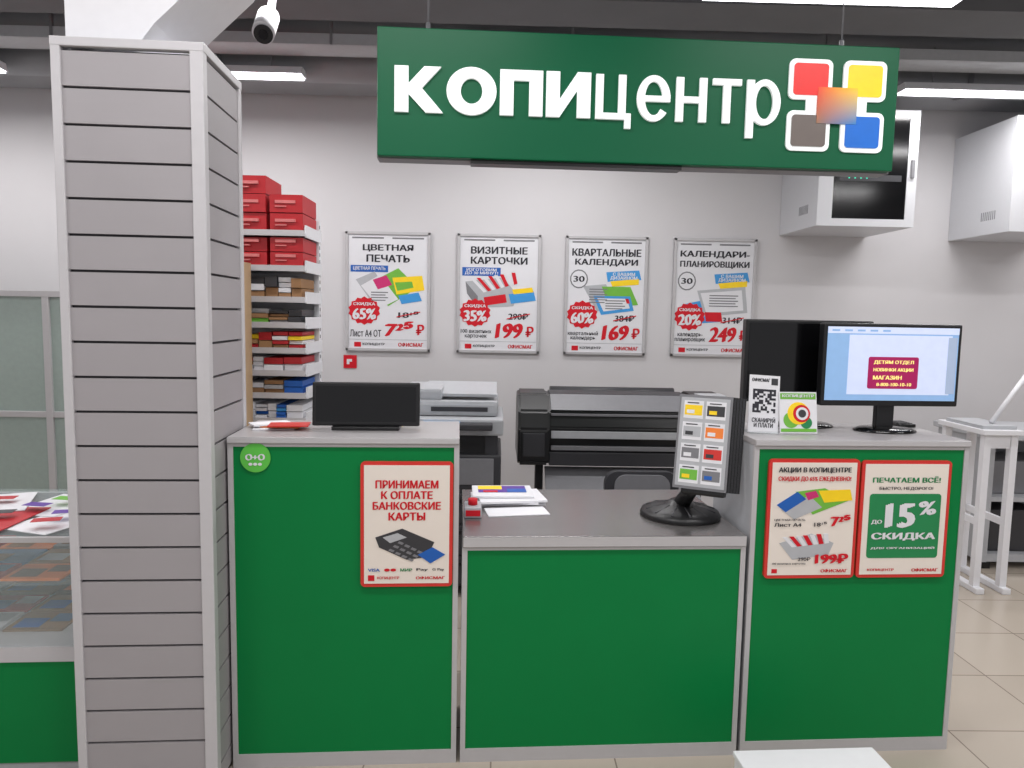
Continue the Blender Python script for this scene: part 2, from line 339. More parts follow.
# ---------------- counters ----------------
YF=2.48
def counter(name,x0,x1,y1,zt,topt,over=0.0,side=.018,bot=.05,top=None):
    R=Root(name,'C')
    box(R,'carcass',x0+.004,x1-.004,YF+.012,y1,0.0,zt-topt,LG)
    box(R,'front_panel',x0+side,x1-side,YF+.004,YF+.012,bot,zt-topt-.005,GREEN)
    boxes(R,'front_frame',[(x0,x0+side,YF,YF+.014,bot,zt-topt,0),(x1-side,x1,YF,YF+.014,bot,zt-topt,0),(x0,x1,YF,YF+.014,0,bot,0),(x0+side,x1-side,YF+.001,YF+.014,zt-topt-.012,zt-topt,0)],[ALU])
    box(R,'countertop',x0-over,x1+over,YF-.008,y1+.01,zt-topt,zt,top or TOPG,bev=.003)
    box(R,'top_edge_band',x0-over+.002,x1+over-.002,YF-.0095,YF-.007,zt-topt+.003,zt-.003,ALU)
    return R
counter('service_counter_tall',-.769,.008,2.86,1.176,.022)
counter('service_counter_low',.022,1.036,3.15,.831,.04,over=-.001,top=TOPM)
counter('service_counter_tall',1.05,1.85,2.88,1.176,.022)
def bank_poster():
    x0,x1,z0,z1=-.327,-.012,.655,1.094; R=Root('payment_poster','C'); y=YF; w=x1-x0;h=z1-z0
    prism_xz(R,'frame',rrect(x0,x1,z0,z1,.015),y-.008,y+.003,REDF); box(R,'sheet',x0+.012,x1-.012,y-.0095,y-.007,z0+.012,z1-.012,CREAM)
    U=lambda u:x0+u*w
    V_=lambda v:z1-v*h
    yy=y-.0096
    for i,(t,ww) in enumerate((('ПРИНИМАЕМ',.68),('К ОПЛАТЕ',.56),('БАНКОВСКИЕ',.74),('КАРТЫ',.4))): text(R,'line_%d'%i,t,U(.5-ww/2),U(.5+ww/2),V_(.21+.085*i),V_(.145+.085*i),yy,RED,.045)
    prism_xz(R,'terminal_body',[(U(a),V_(b)) for a,b in ((.16,.6),(.45,.53),(.8,.64),(.72,.76),(.5,.78),(.2,.68))],yy-.0015,yy,DG)
    prism_xz(R,'terminal_screen',[(U(a),V_(b)) for a,b in ((.24,.6),(.4,.565),(.5,.6),(.32,.645))],yy-.002,yy-.0015,LG)
    for i in range(4):
        for j in range(3):
            u=.42+.07*i-.05*j; v=.63+.025*i+.03*j
            prism_xz(R,'key_%d_%d'%(i,j),[(U(u),V_(v)),(U(u+.05),V_(v+.015)),(U(u+.03),V_(v+.03)),(U(u-.02),V_(v+.015))],yy-.002,yy-.0015,MG)
    prism_xz(R,'bank_card',[(U(a),V_(b)) for a,b in ((.62,.74),(.78,.68),(.92,.74),(.76,.81))],yy-.0025,yy-.001,BLUE)
    for i,(t,c) in enumerate((('VISA',BLUE),('●●',RED),('МИР',DGREEN),('Pay',TXT),('G Pay',TXT))): text(R,'pay_%d'%i,t,U(.08+.175*i),U(.21+.175*i),V_(.875),V_(.85),yy,c,.03)
    text(R,'footer_brand','ОФИСМАГ',U(.6),U(.92),V_(.94),V_(.915),yy,RED,.04); text(R,'footer_name','КОПИЦЕНТР',U(.18),U(.42),V_(.94),V_(.915),yy,RED,.03)
    prism_xz(R,'footer_logo',[(U(.08),V_(.905)),(U(.15),V_(.905)),(U(.15),V_(.95)),(U(.08),V_(.95))],yy-.001,yy,RED)
bank_poster()
def framed(name,x0,x1,z0,z1):
    R=Root(name,'C'); y=YF
    prism_xz(R,'frame',rrect(x0,x1,z0,z1,.015),y-.008,y+.003,REDF)
    box(R,'sheet',x0+.012,x1-.012,y-.0095,y-.007,z0+.012,z1-.012,CREAM); return R
R=framed('promotion_poster',1.103,1.438,.673,1.108)
def promo(R,x0,x1,z0,z1):
    y=YF-.0096; w=x1-x0;h=z1-z0
    U=lambda u:x0+u*w
    V_=lambda v:z1-v*h
    def Q(n,pts,m,d=0): prism_xz(R,n,[(U(u),V_(v)) for u,v in pts],y-.001-d,y,m)
    def T(n,s,u0,u1,v0,v1,m,b=.04): text(R,n,s,U(u0),U(u1),V_(v1),V_(v0),y-.002,m,b)
    T('title','АКЦИИ В КОПИЦЕНТРЕ',.1,.9,.065,.115,TXT); T('subtitle','СКИДКИ ДО 65% ЕЖЕДНЕВНО!',.1,.9,.14,.185,RED)
    Q('brochure_a',[(.3,.27),(.62,.24),(.9,.34),(.5,.46)],PGREEN,.0003); Q('brochure_b',[(.15,.42),(.45,.3),(.6,.4),(.3,.5)],LG,.0006)
    Q('brochure_c',[(.55,.26),(.9,.25),(.93,.34),(.62,.36)],YEL,.0008); Q('brochure_e',[(.1,.38),(.32,.27),(.42,.33),(.2,.44)],BLUE,.0007); Q('brochure_f',[(.4,.28),(.52,.26),(.56,.31),(.44,.34)],MAG,.001)
    T('desc_a','ЦВЕТНАЯ ПЕЧАТЬ',.08,.42,.495,.515,TXT,.02); T('desc_b','Лист А4',.08,.38,.53,.56,TXT,.03)
    T('old_a','18¹⁵',.52,.66,.52,.56,TXT,.02); T('price_a','7²⁵',.7,.92,.46,.56,RED,.06)
    Q('card_box',[(.15,.7),(.5,.62),(.75,.7),(.7,.8),(.3,.84)],LG,.0003)
    for k in range(7): Q('card_%d'%k,[(.18+.075*k,.65-.005*k),(.23+.075*k,.65-.005*k),(.34+.06*k,.73-.005*k),(.29+.06*k,.735-.005*k)],RED if k%2 else PAPER,.0006+.0001*k)
    T('desc_c','100 визитных карточек',.08,.45,.865,.885,TXT,.02); T('old_b','290₽',.36,.5,.82,.85,TXT,.02)
    T('price_b','199₽',.55,.92,.79,.875,RED,.06)
    Q('footer_logo',[(.08,.92),(.14,.92),(.14,.955),(.08,.955)],RED); T('footer','ОФИСМАГ',.62,.92,.92,.95,RED,.04)
promo(R,1.103,1.438,.673,1.108)
R=framed('discount_poster',1.446,1.782,.673,1.104)
def disc(R,x0,x1,z0,z1):
    y=YF-.0096; w=x1-x0;h=z1-z0
    U=lambda u:x0+u*w
    V_=lambda v:z1-v*h
    prism_xz(R,'green_card',rrect(U(.1),U(.9),V_(.83),V_(.28),.012),y-.001,y,DGREEN)
    def T(n,s,u0,u1,v0,v1,m,b=.04,d=.001): text(R,n,s,U(u0),U(u1),V_(v1),V_(v0),y-d,m,b)
    T('title','ПЕЧАТАЕМ ВСЁ!',.12,.88,.13,.185,DGREEN,.04,0); T('subtitle','БЫСТРО, НЕДОРОГО!',.2,.8,.22,.25,TXT,.02,0)
    T('number','15',.28,.62,.36,.57,PAPER,.06); T('percent','%',.65,.85,.34,.46,PAPER,.05); T('upto','ДО',.13,.25,.5,.54,PAPER)
    T('discount','СКИДКА',.14,.86,.61,.68,PAPER,.05); T('orgs','ДЛЯ ОРГАНИЗАЦИЙ',.14,.86,.73,.755,PAPER)
    T('footer','ОФИСМАГ',.62,.92,.92,.95,RED,.04,0); T('footer_name','КОПИЦЕНТР',.12,.42,.92,.945,RED,.03,0)
disc(R,1.446,1.782,.673,1.104)
R=Root('round_green_sticker','C'); cyl(R,'disc',(-.677,YF-.0002,1.105),(-.677,YF-.0022,1.105),.05,LGRN,seg=40)
text(R,'label','О+О',-.71,-.645,1.096,1.118,YF-.0024,PAPER,.06); text(R,'label_small','●●●',-.7,-.655,1.078,1.088,YF-.0024,PAPER,.02)
# ---------------- sign ----------------
R=Root('hanging_sign','S'); sy=2.6
box(R,'panel',-.322,1.513,sy,sy+.1,2.138,2.566,SGREEN,bev=.004)
boxes(R,'edge_trim',[(-.325,1.516,sy+.03,sy+.104,2.134,2.14,0),(-.325,1.516,sy+.03,sy+.104,2.564,2.57,0),(-.326,-.32,sy+.031,sy+.103,2.135,2.569,0),(1.511,1.517,sy+.031,sy+.103,2.135,2.569,0)],[MG])
lettering(R,'lettering_bold','КОПИ',-.262,.412,2.284,.152,.07,sy-.012,sy,SIGNW)
lettering(R,'lettering_light','центр',.43,1.085,2.283,.15,.13,sy-.012,sy,SIGNW)
lx,lz=1.289,2.355
for n,dx,dz,m in (('red',-1,1,mat('logo_red',(232,26,20),.4,emit=.12)),('yellow',1,1,mat('logo_yellow',(252,215,0),.4,emit=.12)),('grey',-1,-1,mat('logo_grey',(110,100,95),.4)),('blue',1,-1,mat('logo_blue',(0,105,205),.4,emit=.12))):
    px,pz=lx+dx*.098,lz+dz*.088
    prism_xz(R,'logo_outline_'+n,rrect(px-.078,px+.078,pz-.069,pz+.069,.022),sy-.008-.0002*(dx+2*dz+3),sy,SIGNW)
    prism_xz(R,'logo_square_'+n,rrect(px-.062,px+.062,pz-.054,pz+.054,.012),sy-.012,sy-.008,m)
prism_xz(R,'logo_outline_center',rrect(lx-.11,lx+.11,lz-.05,lz+.05,.01),sy-.0077,sy,SIGNW)
def blend_mat():
    m=bpy.data.materials.new('logo_blend'); m.use_nodes=True; nt=m.node_tree; b=nt.nodes['Principled BSDF']
    tc=nt.nodes.new('ShaderNodeTexCoord'); sp_=nt.nodes.new('ShaderNodeSeparateXYZ'); nt.links.new(tc.outputs['Generated'],sp_.inputs[0])
    def mix(a,c,f):
        x=nt.nodes.new('ShaderNodeMix'); x.data_type='RGBA'
        for i,v in ((6,a),(7,c)):
            if isinstance(v,tuple): x.inputs[i].default_value=(*lin([k/255 for k in v]),1)
            else: nt.links.new(v,x.inputs[i])
        nt.links.new(f,x.inputs[0]); return x.outputs[2]
    top=mix((236,60,20),(252,205,10),sp_.outputs[0]); botm=mix((150,110,80),(30,125,195),sp_.outputs[0])
    o=mix(botm,top,sp_.outputs[2]); nt.links.new(o,b.inputs['Base Color']); b.inputs['Roughness'].default_value=.4
    nt.links.new(o,b.inputs['Emission Color']); b.inputs['Emission Strength'].default_value=.1
    return m
box(R,'logo_blend_square',lx-.072,lx+.072,sy-.0135,sy-.008,lz-.062,lz+.062,blend_mat())
for x in (-.153,1.323): cyl(R,'suspension_wire',(x,sy+.05,2.566),(x,sy+.05,CZ),.003,MG,seg=8)
for x in (-.153,1.323): cyl(R,'wire_clip',(x,sy+.05,2.56),(x,sy+.05,2.6),.008,MG,seg=10)
box(R,'led_strip',0.0,.75,sy+.02,sy+.08,2.124,2.138,BLACK)
# ---------------- shelving ----------------
R=Root('gondola_shelving'); gx0,gx1,gy0,gy1=-2.1,-1.06,4.05,4.42
boxes(R,'uprights',[(gx1-.03,gx1,gy1-.05,gy1,0,2.13,0),(gx0,gx0+.03,gy1-.05,gy1,0,2.13,0)],[WHITE])
box(R,'back_panel',gx0+.001,gx1-.001,gy1-.012,gy1-.006,.1,2.13,WHITE)
box(R,'base',gx0+.001,gx1-.001,gy0,gy1-.001,0,.12,WHITE)
SZ=[2.03,1.84,1.67,1.53,1.39,1.265,1.14,1.0,.75,.45]
boxes(R,'shelves',[(gx0+.001,gx1-.001,gy0,gy1-.01,z-.022,z,0) for z in SZ],[WHITE])
boxes(R,'shelf_end_brackets',[(gx1-.004,gx1+.004,gy0+.02,gy1,z-.03,z+.035,0) for z in SZ],[WHITE])
boxes(R,'perforations',[(gx1+.0002,gx1+.0012,gy1-.036,gy1-.024,.2+.04*k,.22+.04*k,0) for k in range(48)],[DG])
boxes(R,'price_rails',[(gx0,gx1,gy0-.006,gy0,z-.026,z+.006,0) for z in SZ],[ALUL])
R=Root('red_storage_boxes')
L=[]; LBL=mat('box_label',(215,120,120))
for row,z0,hs in ((0,2.03,(.1,.1,.1)),(1,1.84,(.08,.08))):
    x=gx1-.19
    for c in range(5):
        zz=z0
        for j,hh in enumerate(hs):
            if row==0 and j==2 and c==0: continue
            L.append((x-.01*c,x+.178-.01*c,gy0+.01+random.uniform(0,.02),gy1-.06,zz+.001,zz+hh-.004,0))
            L.append((x+.03-.01*c,x+.14-.01*c,gy0+.006,gy0+.031,zz+.05,zz+.066,1)); L.append((x+.03-.01*c,x+.09-.01*c,gy0+.006,gy0+.031,zz+.03,zz+.036,1)); zz+=hh
        x-=.19
boxes(R,'boxes',L,[REDB,LBL])
R=Root('stationery_packs'); cols=[BROWN,PAPER,PGREEN,LBLUE,YEL,MAG,WHITE,BLUE,DG,ORG,REDB,LG]
L=[]
for i,z in enumerate(SZ[2:8]):
    x=gx1-.02
    nxt=[1.84,1.67,1.53,1.39,1.265,1.14][i]
    while x>gx0+.15:
        w=random.uniform(.05,.11); n=random.randint(2,4); hh=(nxt-z-.04)/n*random.uniform(.7,.95)
        pal=[[0,0,8,1],[8,2,0,11],[1,10,0,4],[0,10,1,6],[6,11,0,7],[6,7,3,1]][i]
        for j in range(n): L.append((x-w,x-.005,gy0+.01+random.uniform(0,.03),gy0+.3,z+j*hh+.001,z+(j+1)*hh-.003,pal[random.randrange(4)]))
        x-=w
boxes(R,'packs',L,cols)
R=Root('wooden_shelf_panel'); box(R,'board',-1.40,-1.335,3.7,4.0,0,1.85,WOOD,bev=.002)
# ---------------- copier ----------------
R=Root('office_copier'); a0,a1,b0,b1=-.57,.03,4.0,4.6
box(R,'cabinet',a0+.02,a1-.02,b0+.02,b1,.06,.62,DG,bev=.01)
for k,(z0,z1) in enumerate(((.08,.24),(.25,.42),(.43,.6))):
    box(R,'drawer_%d'%k,a0+.03,a1-.03,b0,b0+.03,z0,z1,DG,bev=.006); box(R,'drawer_handle_%d'%k,-.4,-.14,b0-.008,b0,z1-.05,z1-.03,BLACK)
box(R,'engine',a0,a1,b0+.01,b1,.62,.82,DG,bev=.012); box(R,'engine_front',a0+.04,a1-.04,b0,b0+.02,.65,.8,MG,bev=.006)
box(R,'output_cavity',a0+.06,a1-.06,b0+.04,b1-.02,.82,.93,BLACK); box(R,'output_column',a0,a0+.07,b0+.05,b1,.82,.93,LG); box(R,'output_column_right',a1-.09,a1-.02,b0+.03,b1,.82,.93,DG)
box(R,'scanner',a0-.01,a1+.01,b0-.01,b1,.93,1.02,LG,bev=.012)
box(R,'control_panel',a0+.1,a1-.05,b0-.09,b0,.97,1.005,DG,bev=.008); box(R,'panel_screen',-.4,-.2,b0-.08,b0-.01,1.005,1.009,LBLUE)
box(R,'document_feeder',a0+.02,a1-.02,b0+.1,b1,1.02,1.11,LG,bev=.025)
prism_yz(R,'feeder_tray',a0+.15,a1-.03,[(b0+.14,1.13),(b0+.5,1.17),(b0+.5,1.185),(b0+.14,1.145)],LG)
box(R,'feeder_slot',a0+.2,a1-.08,b0+.095,b0+.11,1.05,1.075,DG)
box(R,'feeder_cover',a0+.03,a0+.26,b0+.12,b1-.04,1.1,1.175,LG,bev=.02)
for x in (a0+.08,a1-.08):
    for y in (b0+.1,b1-.1): cyl(R,'caster',(x-.015,y,.03),(x+.015,y,.03),.03,BLACK)
# ---------------- plotter ----------------
R=Root('large_format_plotter'); p0,p1=.13,1.42
prof=[(4.85,.74),(4.85,1.04),(4.72,1.11),(4.5,1.11),(4.37,1.02),(4.33,.93),(4.36,.74)]
prism_yz(R,'body',p0+.1,p1-.1,prof,BLACK,bev=.008)
pc=[(4.86,.70),(4.86,1.06),(4.73,1.125),(4.48,1.12),(4.33,1.03),(4.29,.92),(4.29,.72),(4.32,.70)]
prism_yz(R,'end_cap_left',p0,p0+.19,pc,BLACK,bev=.015); prism_yz(R,'end_cap_right',p1-.22,p1,pc,BLACK,bev=.015)
prism_yz(R,'cover_highlight',p0+.2,p1-.23,[(4.50,1.112),(4.72,1.112),(4.72,1.118),(4.50,1.118)],DG)
cyl(R,'media_roll',(p0+.22,4.80,1.09),(p1-.25,4.80,1.09),.045,DG); 
prism_yz(R,'transparent_hood',p0+.2,p1-.23,[(4.375,1.03),(4.49,1.113),(4.485,1.117),(4.365,1.033)],MG)
box(R,'hood_lip',p0+.2,p1-.23,4.345,4.37,1.0,1.012,MG)
box(R,'output_slot',p0+.2,p1-.23,4.325,4.36,.865,.91,LG,bev=.003)
box(R,'platen_strip',p0+.2,p1-.23,4.315,4.345,.795,.82,MG,bev=.003)
box(R,'front_lower',p0+.19,p1-.22,4.32,4.36,.70,.785,DG,bev=.006)
box(R,'control_panel',p1-.19,p1-.03,4.36,4.5,1.115,1.135,LG,bev=.004)
box(R,'ink_door',p0+.03,p0+.16,4.28,4.3,.76,.9,DG,bev=.004)
for x in (p0+.12,p1-.16):
    box(R,'stand_leg',x,x+.05,4.53,4.61,.08,.71,DG,bev=.006); box(R,'stand_foot',x-.005,x+.055,4.25,4.9,.04,.09,DG,bev=.01)
    for y in (4.29,4.86): cyl(R,'caster',(x+.01,y,.022),(x+.04,y,.022),.022,BLACK)
box(R,'stand_crossbar',p0+.14,p1-.14,4.55,4.58,.3,.36,DG)
prism_yz(R,'media_bin',p0+.17,p1-.2,[(4.4,.68),(4.12,.45),(4.2,.25),(4.5,.3),(4.48,.32),(4.22,.28),(4.15,.45),(4.42,.67)],MG)
# ---------------- office chair ----------------
R=Root('office_chair'); ox,oy=.79,3.68
prism_xz(R,'backrest',rrect(ox-.2,ox+.2,.5,.77,.07),oy+.17,oy+.22,DG); prism_xz(R,'back_trim',rrect(ox-.15,ox+.15,.53,.755,.06),oy+.155,oy+.17,MG)
box(R,'seat',ox-.23,ox+.23,oy-.22,oy+.2,.42,.49,DG,bev=.03); box(R,'back_bar',ox-.03,ox+.03,oy+.19,oy+.23,.40,.6,BLACK)
cyl(R,'gas_lift',(ox,oy,.1),(ox,oy,.42),.028,BLACK)
for k in range(5):
    t=2*math.pi*k/5; ex,ey=ox+.27*math.cos(t),oy+.27*math.sin(t); cyl(R,'leg_%d'%k,(ox,oy,.11),(ex,ey,.07),.022,BLACK,r2=.015); cyl(R,'wheel_%d'%k,(ex-.02,ey,.028),(ex+.02,ey,.028),.028,BLACK)
for sgn in (-1,1):
    box(R,'armrest',ox+sgn*.25-.025,ox+sgn*.25+.025,oy-.12,oy+.13,.60,.63,BLACK,bev=.008); box(R,'arm_post',ox+sgn*.25-.012,ox+sgn*.25+.012,oy-.02,oy+.03,.44,.60,BLACK)
# ---------------- monitors ----------------
def monitor(x,y,w,z0,z1,yaw,screen):
    R=Root('computer_monitor','C'); M=Matrix.Translation((x,y,0))@Matrix.Rotation(yaw,4,'Z'); zt=1.176
    box(R,'bezel',-w/2,w/2,-.02,.02,z0,z1,BLACK,bev=.006,M=M)
    box(R,'rear_housing',-w/3,w/3,.02,.05,z0+.05,z1-.05,BLACK,bev=.01,M=M)
    t=.014
    if screen:
        box(R,'screen',-w/2+t,w/2-t,-.0215,-.0195,z0+t+.008,z1-t,SCR,M=M)
        box(R,'window',-w/2+.1,w/2-.04,-.0225,-.0215,z0+.045,z1-t-.03,SCRW,M=M)
        box(R,'toolbar',-w/2+t,w/2-t,-.0228,-.0215,z1-t-.025,z1-t,SCRW,M=M)
        for k in range(5): box(R,'toolbar_item_%d'%k,-w/2+.03+.05*k,-w/2+.06+.05*k,-.0233,-.0228,z1-t-.017,z1-t-.01,SCR,M=M)
        box(R,'side_palette',w/2-.055,w/2-.02,-.0235,-.0225,z0+.05,z1-.05,mat('palette',(150,165,190),emit=.45),M=M)
        prism_xz(R,'banner',rrect(-.095,.105,z0+.068,z0+.19,.008),-.0237,-.0225,SCRM,M=M)
        for k,s_ in enumerate(('ДЕТЯМ ОТДЕЛ','НОВИНКИ АКЦИИ','МАГАЗИН')): text(R,'banner_text_%d'%k,s_,-.075,.085 if k<2 else .04,z0+.161-.029*k,z0+.177-.029*k,-.0238,SCRT,.04,M=M)
        text(R,'banner_phone','8-800-100-10-10',-.06,.08,z0+.078,z0+.091,-.0238,SCRT,.03,M=M)
    else: box(R,'screen',-w/2+t,w/2-t,-.0215,-.0195,z0+t,z1-t,GLOSSB,M=M)
    box(R,'neck',-.035,.035,.0,.03,zt+.01,z0+.06,BLACK,bev=.005,M=M)
    lathe(R,'base',(0,0,zt),[(.12,0),(.12,.006),(.1,.014),(.02,.02)],GLOSSB,M=M@Matrix.Diagonal((1,.7,1,1)))
monitor(1.658,2.70,.55,1.275,1.592,0.0,True)
monitor(1.385,2.815,.52,1.275,1.60,0.0,False)
R=Root('computer_keyboard','C'); box(R,'body',1.77,1.845,2.79,2.88,1.1765,1.19,BLACK,bev=.003)
boxes(R,'keys',[(1.775+.012*i,1.785+.012*i,2.796+.016*j,2.808+.016*j,1.19,1.193,0) for i in range(5) for j in range(5)],[DG])
R=Root('pos_display','C')
M=Matrix.Translation((-.33,2.66,1.176))@Matrix.Rotation(math.radians(-6),4,'X')
box(R,'panel',-.192,.192,-.018,.018,.012,.17,BLACK,bev=.006,M=M); box(R,'screen',-.178,.178,-.0195,-.017,.028,.155,GLOSSB,M=M)
box(R,'foot',-.12,.12,2.62-2.66,.1,.0,.014,BLACK,bev=.004,M=Matrix.Translation((-.33,2.66,1.176)))
R=Root('leaflet_stack','C')
for k,(x,y,a,m) in enumerate(((-.66,2.66,.2,PAPER),(-.63,2.68,-.15,ORG),(-.68,2.7,.5,PAPER),(-.6,2.64,.1,REDF))):
    box(R,'leaflet_%d'%k,-.07,.07,-.045,.045,1.1765+.005*k,1.1805+.005*k,m,M=Matrix.Translation((x,y,0))@Matrix.Rotation(a,4,'Z'))
# card holders on right counter
cx,cy=1.136,2.62
R=Root('qr_code_card_stand','C'); M=Matrix.Translation((cx,cy,1.178))@Matrix.Rotation(math.radians(-8),4,'X')@Matrix.Rotation(math.radians(3),4,'Y')
box(R,'card',-.058,.058,-.002,.002,0,.215,WHITE,M=M); box(R,'foot',-.055,.055,-.02,.05,-.001,.006,GLASS,M=Matrix.Translation((cx,cy,1.178)))
q=[]
for i in range(11):
    for j in range(11):
        corner=(i<3 and j<3)or(i>7 and j>7)or(i<3 and j>7)
        if (corner and not (i in(1,9) and j in (1,9))) or (not corner and random.random()<.5): q.append((-.044+.008*i,-.036+.008*i,-.0032,-.002,.075+.008*j,.083+.008*j,0,M))
boxes(R,'qr_pattern',q,[TXT]); text(R,'card_title','ОФИСМАГ',-.05,.02,.19,.204,-.0021,TXT,.05,M=M); text(R,'card_text','СКАНИРУЙ\nИ ПЛАТИ',-.045,.045,.02,.06,-.0021,TXT,.03,M=M)
box(R,'clip',.025,.05,-.003,-.002,.18,.205,DG,M=M)
cx,cy=1.270,2.61
R=Root('brochure_stand','C'); M=Matrix.Translation((cx,cy,1.178))@Matrix.Rotation(math.radians(-10),4,'X')
box(R,'sheet',-.072,.072,-.002,.002,0,.155,WHITE,M=M); box(R,'support',-.05,.05,0,.06,-.001,.006,WHITE,M=Matrix.Translation((cx,cy,1.178)))
box(R,'header',-.068,.068,-.0032,-.002,.128,.15,PGREEN,M=M); text(R,'header_text','КОПИЦЕНТР',-.062,.062,.133,.146,-.0033,PAPER,.04,M=M)
def circ(u,v,r,n=20): return [(u+r*math.cos(t*2*math.pi/n),v+r*math.sin(t*2*math.pi/n)) for t in range(n)]
for n_,u,v,r,d,m in (('swirl_green',-.028,.05,.03,.0001,PGREEN),('swirl_green_b',.03,.04,.022,.0002,DGREEN),('swirl_yellow',.0,.075,.042,.0004,YEL),('swirl_red',.012,.074,.033,.0009,RED),('swirl_white',.014,.074,.024,.0013,WHITE),('swirl_dark',.014,.074,.015,.0017,DG)):
    prism_xz(R,n_,circ(u,v,r),-.0032-d,-.002,m,M=M)
box(R,'footer',-.068,.068,-.0038,-.002,.006,.018,PGREEN,M=M)
# ---------------- flip sample display ----------------
R=Root('flip_sample_display','C'); fx,fy,fz=.872,2.74,.831
lathe(R,'base',(fx,fy,fz),[(.15,0),(.155,.008),(.148,.022),(.105,.036),(.055,.047),(.04,.062)],BLACK)
for k in range(12):
    t=math.pi*k/6; cyl(R,'base_rib_%d'%k,(fx+.06*math.cos(t),fy+.06*math.sin(t),fz+.044),(fx+.135*math.cos(t),fy+.135*math.sin(t),fz+.026),.004,DG,seg=8)
hx,hy=.893,2.585
cyl(R,'neck',(fx,fy,fz+.04),(hx-.005,hy+.035,fz+.155),.032,BLACK,r2=.025)
M0=Matrix.Translation((hx,hy,fz+.138))@Matrix.Rotation(math.radians(-30),4,'Z')@Matrix.Rotation(math.radians(-11),4,'X')
box(R,'spine',-.07,.09,.0,.05,-.02,.05,BLACK,bev=.008,M=M0)
PG=mat('page_dark',(36,36,42),0.3)
for k in range(9):
    M=M0@Matrix.Translation((.0045*k,.004+.0045*k,0))@Matrix.Rotation(math.radians(.3*k),4,'Z')
    box(R,'page_%d'%k,-.1,.098,-.0012,.0012,.0,.348,PG,M=M)
    box(R,'page_edge_%d'%k,.092,.100,-.0018,.0018,.0,.35,DG if k%2 else BLACK,M=M)
box(R,'frame_front',-.1,.096,-.005,-.0005,.0,.35,MG,M=M0)
box(R,'front_sheet',-.092,.087,-.0065,-.005,.01,.34,LG,M=M0)
for i in range(4):
    for j in range(2):
        c=[(YEL,DG),(LG,ORG),(MG,REDF),(PGREEN,MG)][i][j]; c2=[(WHITE,YEL),(DG,WHITE),(WHITE,DG),(YEL,BLUE)][i][j]
        u=-.08+.082*j; v=.262-.08*i
        box(R,'sample_card_%d_%d'%(i,j),u,u+.072,-.0072,-.0065,v,v+.066,WHITE,M=M0)
        box(R,'sample_print_%d_%d'%(i,j),u+.004,u+.068,-.0078,-.0072,v+.012,v+.05,c,M=M0)
        box(R,'sample_detail_%d_%d'%(i,j),u+.012,u+.04,-.0083,-.0078,v+.018,v+.032,c2,M=M0)
        box(R,'sample_caption_%d_%d'%(i,j),u+.012,u+.055,-.0083,-.0072,v+.056,v+.06,DG,M=M0)
# ---------------- items on low counter ----------------
R=Root('magazine_pile','C')
for k,(x,y,a,w,d,m) in enumerate(((.21,2.98,.05,.29,.21,PAPER),(.2,2.97,-.1,.28,.2,PAPER),(.22,2.95,.12,.27,.2,WHITE),(.19,2.99,.0,.25,.19,PAPER))):
    box(R,'magazine_%d'%k,-w/2,w/2,-d/2,d/2,.8315+.009*k,.8395+.009*k,m,M=Matrix.Translation((x,y,0))@Matrix.Rotation(a,4,'Z'))
Mm=Matrix.Translation((.19,2.99,.8675))
boxes(R,'cover_art',[(-.1,.1,-.03,.08,0,.0006,0,Mm),(-.1,.0,.02,.08,.0006,.001,1,Mm),(.02,.1,-.03,.03,.0006,.001,2,Mm),(-.08,-.02,-.03,.0,.0006,.001,3,Mm)],[PURP,YEL,BLUE,RED])
R=Root('loose_sheet','C'); box(R,'sheet',-.12,.12,-.06,.06,0,.003,PAPER,M=Matrix.Translation((.235,2.79,.8315))@Matrix.Rotation(.12,4,'Z'))
R=Root('service_call_button','C'); box(R,'housing',.03,.095,2.70,2.80,.8315,.872,LG,bev=.005); cyl(R,'button',(.062,2.75,.87),(.062,2.75,.895),.018,RED); box(R,'red_label',.035,.09,2.697,2.7,.84,.862,RED)
# ---------------- left display case ----------------
R=Root('glass_display_case','C'); dx0,dx1,dy0,dy1=-2.5,-1.235,2.48,3.16
box(R,'plinth',dx0,dx1,dy0+.012,dy1,0,.40,LG); box(R,'front_panel',dx0+.01,dx1-.01,dy0+.002,dy0+.012,.04,.4,GREEN)
box(R,'deck',dx0,dx1,dy0-.004,dy1,.402,.454,ALUL)
box(R,'back_panel',dx0,dx1,dy1-.015,dy1,.454,.82,LG)
boxes(R,'side_panels',[(dx0,dx0+.012,dy0+.01,dy1-.015,.454,.822,0),(dx1-.012,dx1,dy0+.01,dy1-.015,.454,.822,0)],[GLASS])
box(R,'glass_front',dx0,dx1,dy0,dy0+.006,.454,.822,GLASS); box(R,'glass_top',dx0,dx1,dy0,dy1,.822,.831,GLASS)
box(R,'inner_shelf',dx0+.02,dx1-.02,dy0+.1,dy1-.03,.63,.638,GLASS)
boxes(R,'metal_edges',[(dx0,dx1,dy0-.003,dy0+.009,.815,.833,0)],[ALU])
R=Root('display_magazines','C'); L=[]
pm=[BROWN,ORG,BLUE,PAPER,LG,mat('photo_a',(120,90,70)),mat('photo_b',(80,110,150)),REDB,DG]
for zz in (.4545,.6385):
    x=dx0+.05
    while x<dx1-.26:
        for j in range(3):
            y0=dy0+.12+.17*j; h=random.uniform(.006,.02); k=random.randrange(9)
            L.append((x,x+.2,y0,y0+.155,zz,zz+h,k)); L.append((x+.02,x+.11,y0+.02,y0+.1,zz+h,zz+h+.001,random.randrange(9))); L.append((x+.12,x+.19,y0+.07,y0+.14,zz+h,zz+h+.001,random.randrange(9)))
        x+=.215
boxes(R,'magazines',L,pm)
R=Root('counter_magazines','C')
